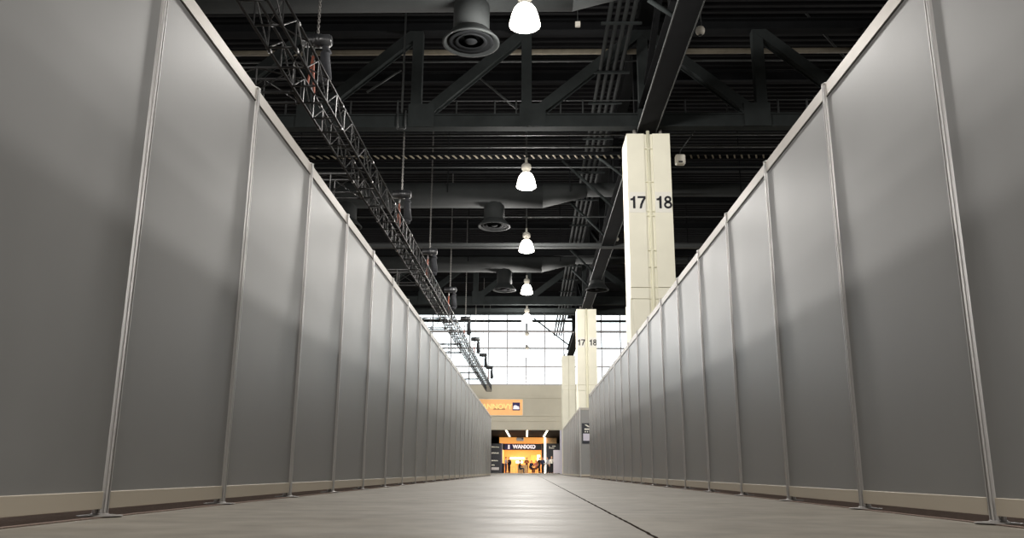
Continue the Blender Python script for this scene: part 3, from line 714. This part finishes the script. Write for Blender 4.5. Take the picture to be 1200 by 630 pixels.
# light strips in the low ceiling
for i, (a_, b_) in enumerate((((592.8, 503.5), (597.5, 511.5)), ((617.8, 503.5), (617.6, 511.5)), ((641.5, 504), (637, 511.5)))):
    a = atz(a_[0], a_[1], ZL-.05); b = atz(b_[0], b_[1], ZL-.05)
    t = thing('light_strip', a, ['leftmost', 'middle', 'rightmost'][i]+' glowing light strip on the low dark ceiling before the stand', 'light', 'ceiling light strips')
    d = b-a; n = 5
    for k_ in range(n):
        p, q = d*(k_/n), d*((k_+.8)/n)
        MB().bar(p, q, .16, .06).obj('lit_segment', M['strip'], t)
    MB().bar((0, 0, .039), d+Vector((0, 0, .039)), .22, .02).obj('track', M['steel2'], t)
    l = bpy.data.lights.new('strip_light', 'AREA'); l.shape = 'RECTANGLE'; l.size = .3; l.size_y = 12; l.energy = 330; l.color = (1, .93, .82)
    o = bpy.data.objects.new('strip_light', l); C.objects.link(o); o.location = ((a.x+b.x)/2, (a.y+b.y)/2, ZL-.12)
# directory board, dark board and pale board
t = thing('directory_board', (at(580, 540, 90).x, 90, 0), 'dark directory board with rows of white lines, left of the stand', 'sign')
xx0, xx1 = at(571, 540, 90).x-t.location.x, at(586.3, 540, 90).x-t.location.x; zz = lambda py: at(580, py, 90).z
MB().box(xx0, xx1, -.06, .06, .0, zz(519.5)).obj('board', M['booth_d'], t)
MB().box(xx1+.001, xx1+.18, -.06, .06, 0, zz(519.5)).obj('violet_edge', mat('dull_violet_edge', (56, 54, 72), .6), t)
x6 = at(576, 540, 90).x-t.location.x; x5 = at(584.8, 540, 90).x-t.location.x
for k_, (pa, pb, f) in enumerate(((522.8, 524, 1.), (529.6, 531.2, .95), (538.5, 540, .85), (543.8, 545.2, .45))):
    tl = MB(); xw = x6; xe = x6+(x5-x6)*f
    while xw < xe:
        wd = random.uniform(.05, .12); tl.box(xw, min(xe, xw+wd), -.07, -.061, zz(pb), zz(pa)-random.uniform(0, .05)); xw += wd+.02
    tl.obj('text_line', M['white'], t)
MB().box(x6, x5, -.07, -.061, zz(550.3), zz(547.2)).obj('light_field', M['mull'], t)
t = thing('dark_board', (at(648, 540, 94).x, 94, 0), 'dark blue-grey board with white lettering, right of the lit pillar', 'sign')
x0, x1 = at(640.5, 540, 94).x-t.location.x, at(656.5, 540, 94).x-t.location.x; zz = lambda py: at(648, py, 94).z
MB().box(x0, x1, -.06, .06, 0, zz(519.5)).obj('board', M['booth_d'], t)
lt = MB(); X4 = lambda px: at(px, 522, 94).x-t.location.x
lt.box(X4(647), X4(651), -.07, -.061, zz(523), zz(522)); lt.box(X4(643.5), X4(644.4), -.07, -.061, zz(525.3), zz(522.6))
for k_ in range(4): lt.box(X4(644.8+k_*1.2), X4(645.7+k_*1.2), -.07, -.061, zz(525.2), zz(524.1))
lt.obj('white_lettering', M['white'], t)
a = at(648.4, 527, 85); b = at(659.2, 554, 85)
t = thing('pale_board', ((a.x+b.x)/2, 85, 0), 'plain pale lilac standing board beside the end of the right wall', 'board')
MB().box(a.x-t.location.x, b.x-t.location.x, -.04, .04, .03, a.z, .01).obj('board_face', M['lilac'], t)
for x in (a.x-t.location.x+.15, b.x-t.location.x-.15): MB().box(x-.04, x+.04, -.25, .25, 0, .03).obj('base_foot', M['steel'], t)
c = at(588.4, 548, 93.5)
t = thing('waste_bin', (c.x, 93.5, 0), 'dark upright bin at the left edge of the stand', 'bin')
MB().lathe([(.22, 0), (.24, .02), (.26, .85), (.26, .95)], (0, 0, 0), 20).obj('bin_body', M['cl_black'], t)
MB().lathe([(.27, .95), (.27, 1.0), (.18, 1.06), (.02, 1.08)], (0, 0, 0), 20).obj('bin_lid', M['cl_navy'], t)

# ------------------------------------------------------------------ people
def skinned(name, verts, edges, radii, m, sub=1):
    me = bpy.data.meshes.new(name); me.from_pydata(verts, edges, [])
    o = bpy.data.objects.new(name, me); C.objects.link(o)
    md = o.modifiers.new('s', 'SKIN'); md.use_smooth_shade = True
    for v, r in zip(me.skin_vertices[0].data, radii): v.radius = (r, r) if not isinstance(r, tuple) else r
    me.skin_vertices[0].data[0].use_root = True
    sb = o.modifiers.new('u', 'SUBSURF'); sb.levels = sub; sb.render_levels = sub
    bpy.context.view_layer.update()
    out = bpy.data.meshes.new_from_object(o.evaluated_get(bpy.context.evaluated_depsgraph_get()))
    bpy.data.objects.remove(o); bpy.data.meshes.remove(me)
    out.name = name; out.materials.clear(); out.materials.append(m); return out
def pose(kind):
    J = {}
    if kind == 'sit':
        J.update(pel=(0, 0, .52), spn=(0, .02, .80), chs=(0, .0, 1.02), nck=(0, -.01, 1.16), hed=(0, -.03, 1.26))
        for s_, n in ((-1, 'l'), (1, 'r')):
            J['hip'+n] = (s_*.09, -.02, .50); J['kne'+n] = (s_*.12, -.45, .52); J['ank'+n] = (s_*.12, -.42, .09); J['toe'+n] = (s_*.13, -.58, .035)
            J['sho'+n] = (s_*.18, .0, 1.06); J['elb'+n] = (s_*.24, -.08, .80); J['wri'+n] = (s_*.15, -.32, .72)
    else:
        st = .18 if kind == 'walk' else 0.
        J.update(pel=(0, 0, .93), spn=(0, .01, 1.14), chs=(0, .0, 1.34), nck=(0, -.0, 1.49), hed=(0, -.02, 1.60))
        for s_, n in ((-1, 'l'), (1, 'r')):
            J['hip'+n] = (s_*.09, 0, .90); J['kne'+n] = (s_*.10, -s_*st*.7-.02, .50); J['ank'+n] = (s_*.10, -s_*st+.02, .09 + (.04 if st and s_ < 0 else 0)); J['toe'+n] = (s_*.12, -s_*st-.15, .035)
            J['sho'+n] = (s_*.19, 0, 1.39); J['elb'+n] = (s_*.25, .03+s_*st*.5, 1.12); J['wri'+n] = (s_*.25, -.04+s_*st, .87)
        if kind == 'hold':
            for s_, n in ((-1, 'l'), (1, 'r')): J['elb'+n] = (s_*.24, .0, 1.12); J['wri'+n] = (s_*.07, -.26, 1.20)
    return J
def V(a): return Vector(a)
def person_meshes(kind, top, bottom, hair, sleeve=True):
    J = pose(kind)
    ks = ['pel', 'spn', 'chs', 'nck', 'hed']; verts = [J[k] for k in ks]; rad = [.105, .10, .105, .05, .06]; ed = [(0, 1), (1, 2), (2, 3), (3, 4)]
    def chain(start, items):
        prev = start
        for p, r in items:
            verts.append(tuple(p)); rad.append(r); ed.append((prev, len(verts)-1)); prev = len(verts)-1
        return prev
    for n in 'lr':
        chain(0, [(J['hip'+n], .085), (J['kne'+n], .058), (J['ank'+n], .038), (J['toe'+n], .035)])
        w = chain(2, [(J['sho'+n], .055), (J['elb'+n], .04), (J['wri'+n], .027)])
        d = (V(J['wri'+n])-V(J['elb'+n])).normalized(); side = V((1, 0, 0)) if abs(d.x) < .8 else V((0, 0, 1))
        side = (side-d*side.dot(d)).normalized(); cur = d.cross(side).normalized()
        pm = V(J['wri'+n])+d*.075; pi = chain(w, [(pm, (.036, .016))])
        for k_, ln in enumerate((.062, .075, .07, .055)):
            b_ = pm+side*(k_-1.5)*.021+d*.02
            chain(pi, [(b_, .0095), (b_+d*ln*.55+cur*.006, .0085), (b_+d*ln*.95+cur*.02, .0075)])
        tb = V(J['wri'+n])+d*.035-side*.03
        chain(w, [(tb, .012), (tb+d*.03-side*.02, .010), (tb+d*.055-side*.024, .008)])
    body = skinned('body', verts, ed, rad, M['skin'])
    # head with face joined into the same mesh
    hb = MB(); h = J['hed']; hz = h[2]+.03
    hb.ball((h[0], h[1], hz), .075, .095, .115, 16, 10)
    hb.ball((h[0], h[1]-.095, hz-.02), .013, .02, .022, 8, 6)
    for s_ in (-1, 1):
        hb.ball((s_*.076, h[1]+.01, hz-.01), .012, .02, .03, 8, 6)
        hb.ball((s_*.03, h[1]-.085, hz+.012), .012, .008, .009, 8, 6)
    hb.ball((h[0], h[1]-.086, hz-.06), .024, .01, .008, 8, 6)
    hm = hb.mesh('h', M['skin'])
    import bmesh
    bm = bmesh.new(); bm.from_mesh(body); bm.from_mesh(hm); bm.to_mesh(body); bm.free(); bpy.data.meshes.remove(hm)
    hr = MB(); n0 = len(hr.v); hr.ball((h[0], h[1]+.012, hz+.022), .083, .098, .108, 16, 10)
    hr.v = [(x, y, z) if not (y < h[1]-.045 and z < hz+.055) else (x*.9, h[1]-.03, max(z, hz+.05)) for x, y, z in hr.v]
    hairm = hr.mesh('hair', hair)
    s = [J['pel'], J['spn'], J['chs'], (J['nck'][0], J['nck'][1], J['nck'][2]-.05)]; r = [(.168, .135), (.155, .125), (.168, .125), .078]; e = [(0, 1), (1, 2), (2, 3)]
    s = [(s[0][0], s[0][1], s[0][2]-.07)] + s[1:]
    for n in 'lr':
        i = len(s); s += [J['sho'+n], J['elb'+n]]; r += [.073, .056]; e += [(2, i), (i, i+1)]
        if sleeve: s.append(tuple(V(J['elb'+n]).lerp(V(J['wri'+n]), .9))); r.append(.042); e.append((i+1, i+2))
    shirt = skinned('shirt', s, e, r, top)
    s = [(J['pel'][0], J['pel'][1], J['pel'][2]+.15), J['pel']]; r = [(.135, .11), (.155, .125)]; e = [(0, 1)]
    for n in 'lr':
        i = len(s); s += [J['hip'+n], J['kne'+n], tuple(V(J['ank'+n])+V((0, .0, -.02)))]; r += [.105, .078, .064]; e += [(1, i), (i, i+1), (i+1, i+2)]
    trou = skinned('trousers', s, e, r, bottom)
    shoes = []
    for n in 'lr':
        a_, t_ = V(J['ank'+n]), V(J['toe'+n])
        sh = skinned('shoe', [tuple(a_+V((0, .04, -.045))), tuple(a_.lerp(t_, .5)+V((0, 0, -.015))), tuple(t_+V((0, 0, .005)))], [(0, 1), (1, 2)], [.045, .046, .036], M['shoe'])
        shoes.append(sh)
    return body, hairm, shirt, trou, shoes
def person(px, Y, kind, top, bottom, hair, rz, label, z=0., sc=1.):
    ms = person_meshes(kind, M[top], M[bottom], M[hair])
    x = at(px, 545, Y).x
    t = thing('person', (x, Y, z), label, 'person', None, rz); t.scale = (sc, sc, sc)
    link('body', ms[0], t); link('hair', ms[1], t); link('shirt', ms[2], t); link('trousers', ms[3], t)
    for s_ in ms[4]: link('shoe', s_, t)
    return t
def chair(px, Y, rz, label, z=0.):
    x = at(px, 545, Y).x
    t = thing('chair', (x, Y, z), label, 'chair', 'chairs in the stand', rz)
    MB().box(-.21, .21, -.22, .22, .385, .415, .01).obj('seat', M['cl_black'], t)
    MB().box(-.20, .20, .19, .22, .52, .84, .01).obj('backrest', M['cl_black'], t)
    for sx_ in (-.19, .19):
        for sy_ in (-.2, .2): MB().tube((sx_, sy_, 0), (sx_, sy_, .385 if sy_ < 0 else .84), .014, 8).obj('leg', M['chain'], t)
PI = math.pi
person(592.8, 93.6, 'hold', 'cl_grey', 'cl_navy', 'hair', 1.2, 'standing person in grey top and dark trousers at the left of the stand')
person(596.8, 94.0, 'stand', 'cl_black', 'cl_black', 'hair2', -.8, 'standing person in black beside the one in grey')
person(617.2, YS+2.4, 'hold', 'cl_brown', 'cl_black', 'hair', 0., 'person in brown standing behind the wooden counter', .02)
person(632.0, 93.8, 'walk', 'cl_black', 'cl_black', 'hair', 2.2, 'person in black walking near the right of the stand')
person(636.2, 92.5, 'stand', 'cl_navy', 'cl_black', 'hair2', -.6, 'person in dark navy standing before the grey pillar')
person(641.8, 91.5, 'walk', 'cl_grey', 'cl_black', 'hair', -1.2, 'person in grey top walking before the lit pillar')
person(646.4, 90.0, 'stand', 'cl_white', 'cl_black', 'hair2', .3, 'person in white top with black trousers beside the pale board', 0, 1.03)
person(609.2, 94.6, 'sit', 'cl_black', 'cl_navy', 'hair', PI/2, 'person in black sitting in front of the wooden counter'); chair(609.2, 94.65, PI/2, 'black chair in front of the wooden counter')
person(622.8, 94.8, 'sit', 'cl_navy', 'cl_black', 'hair', .5, 'person in navy sitting right of the wooden counter'); chair(622.8, 94.8, .5, 'black chair right of the wooden counter')
person(628.4, 95.6, 'sit', 'cl_pink', 'cl_brown', 'hair2', -.7, 'person in rose top sitting in the right half of the stand', .02); chair(628.4, 95.6, -.7, 'black chair in the right half of the stand', .02)

# ------------------------------------------------------------------ sky and colour
wd = bpy.data.worlds.new('overcast_sky'); S.world = wd; wd.use_nodes = True
bg = wd.node_tree.nodes['Background']; bg.inputs['Color'].default_value = (.93, .97, 1, 1); bg.inputs['Strength'].default_value = 3.2
vs_ = S.view_settings; vs_.view_transform = 'Standard'; vs_.look = 'None'; vs_.exposure = 0.0; vs_.gamma = 1.0; vs_.use_curve_mapping = False
S.cycles.max_bounces = 6; S.cycles.diffuse_bounces = 3; S.cycles.glossy_bounces = 4; S.cycles.sample_clamp_indirect = 6
S.cycles.use_denoising = True
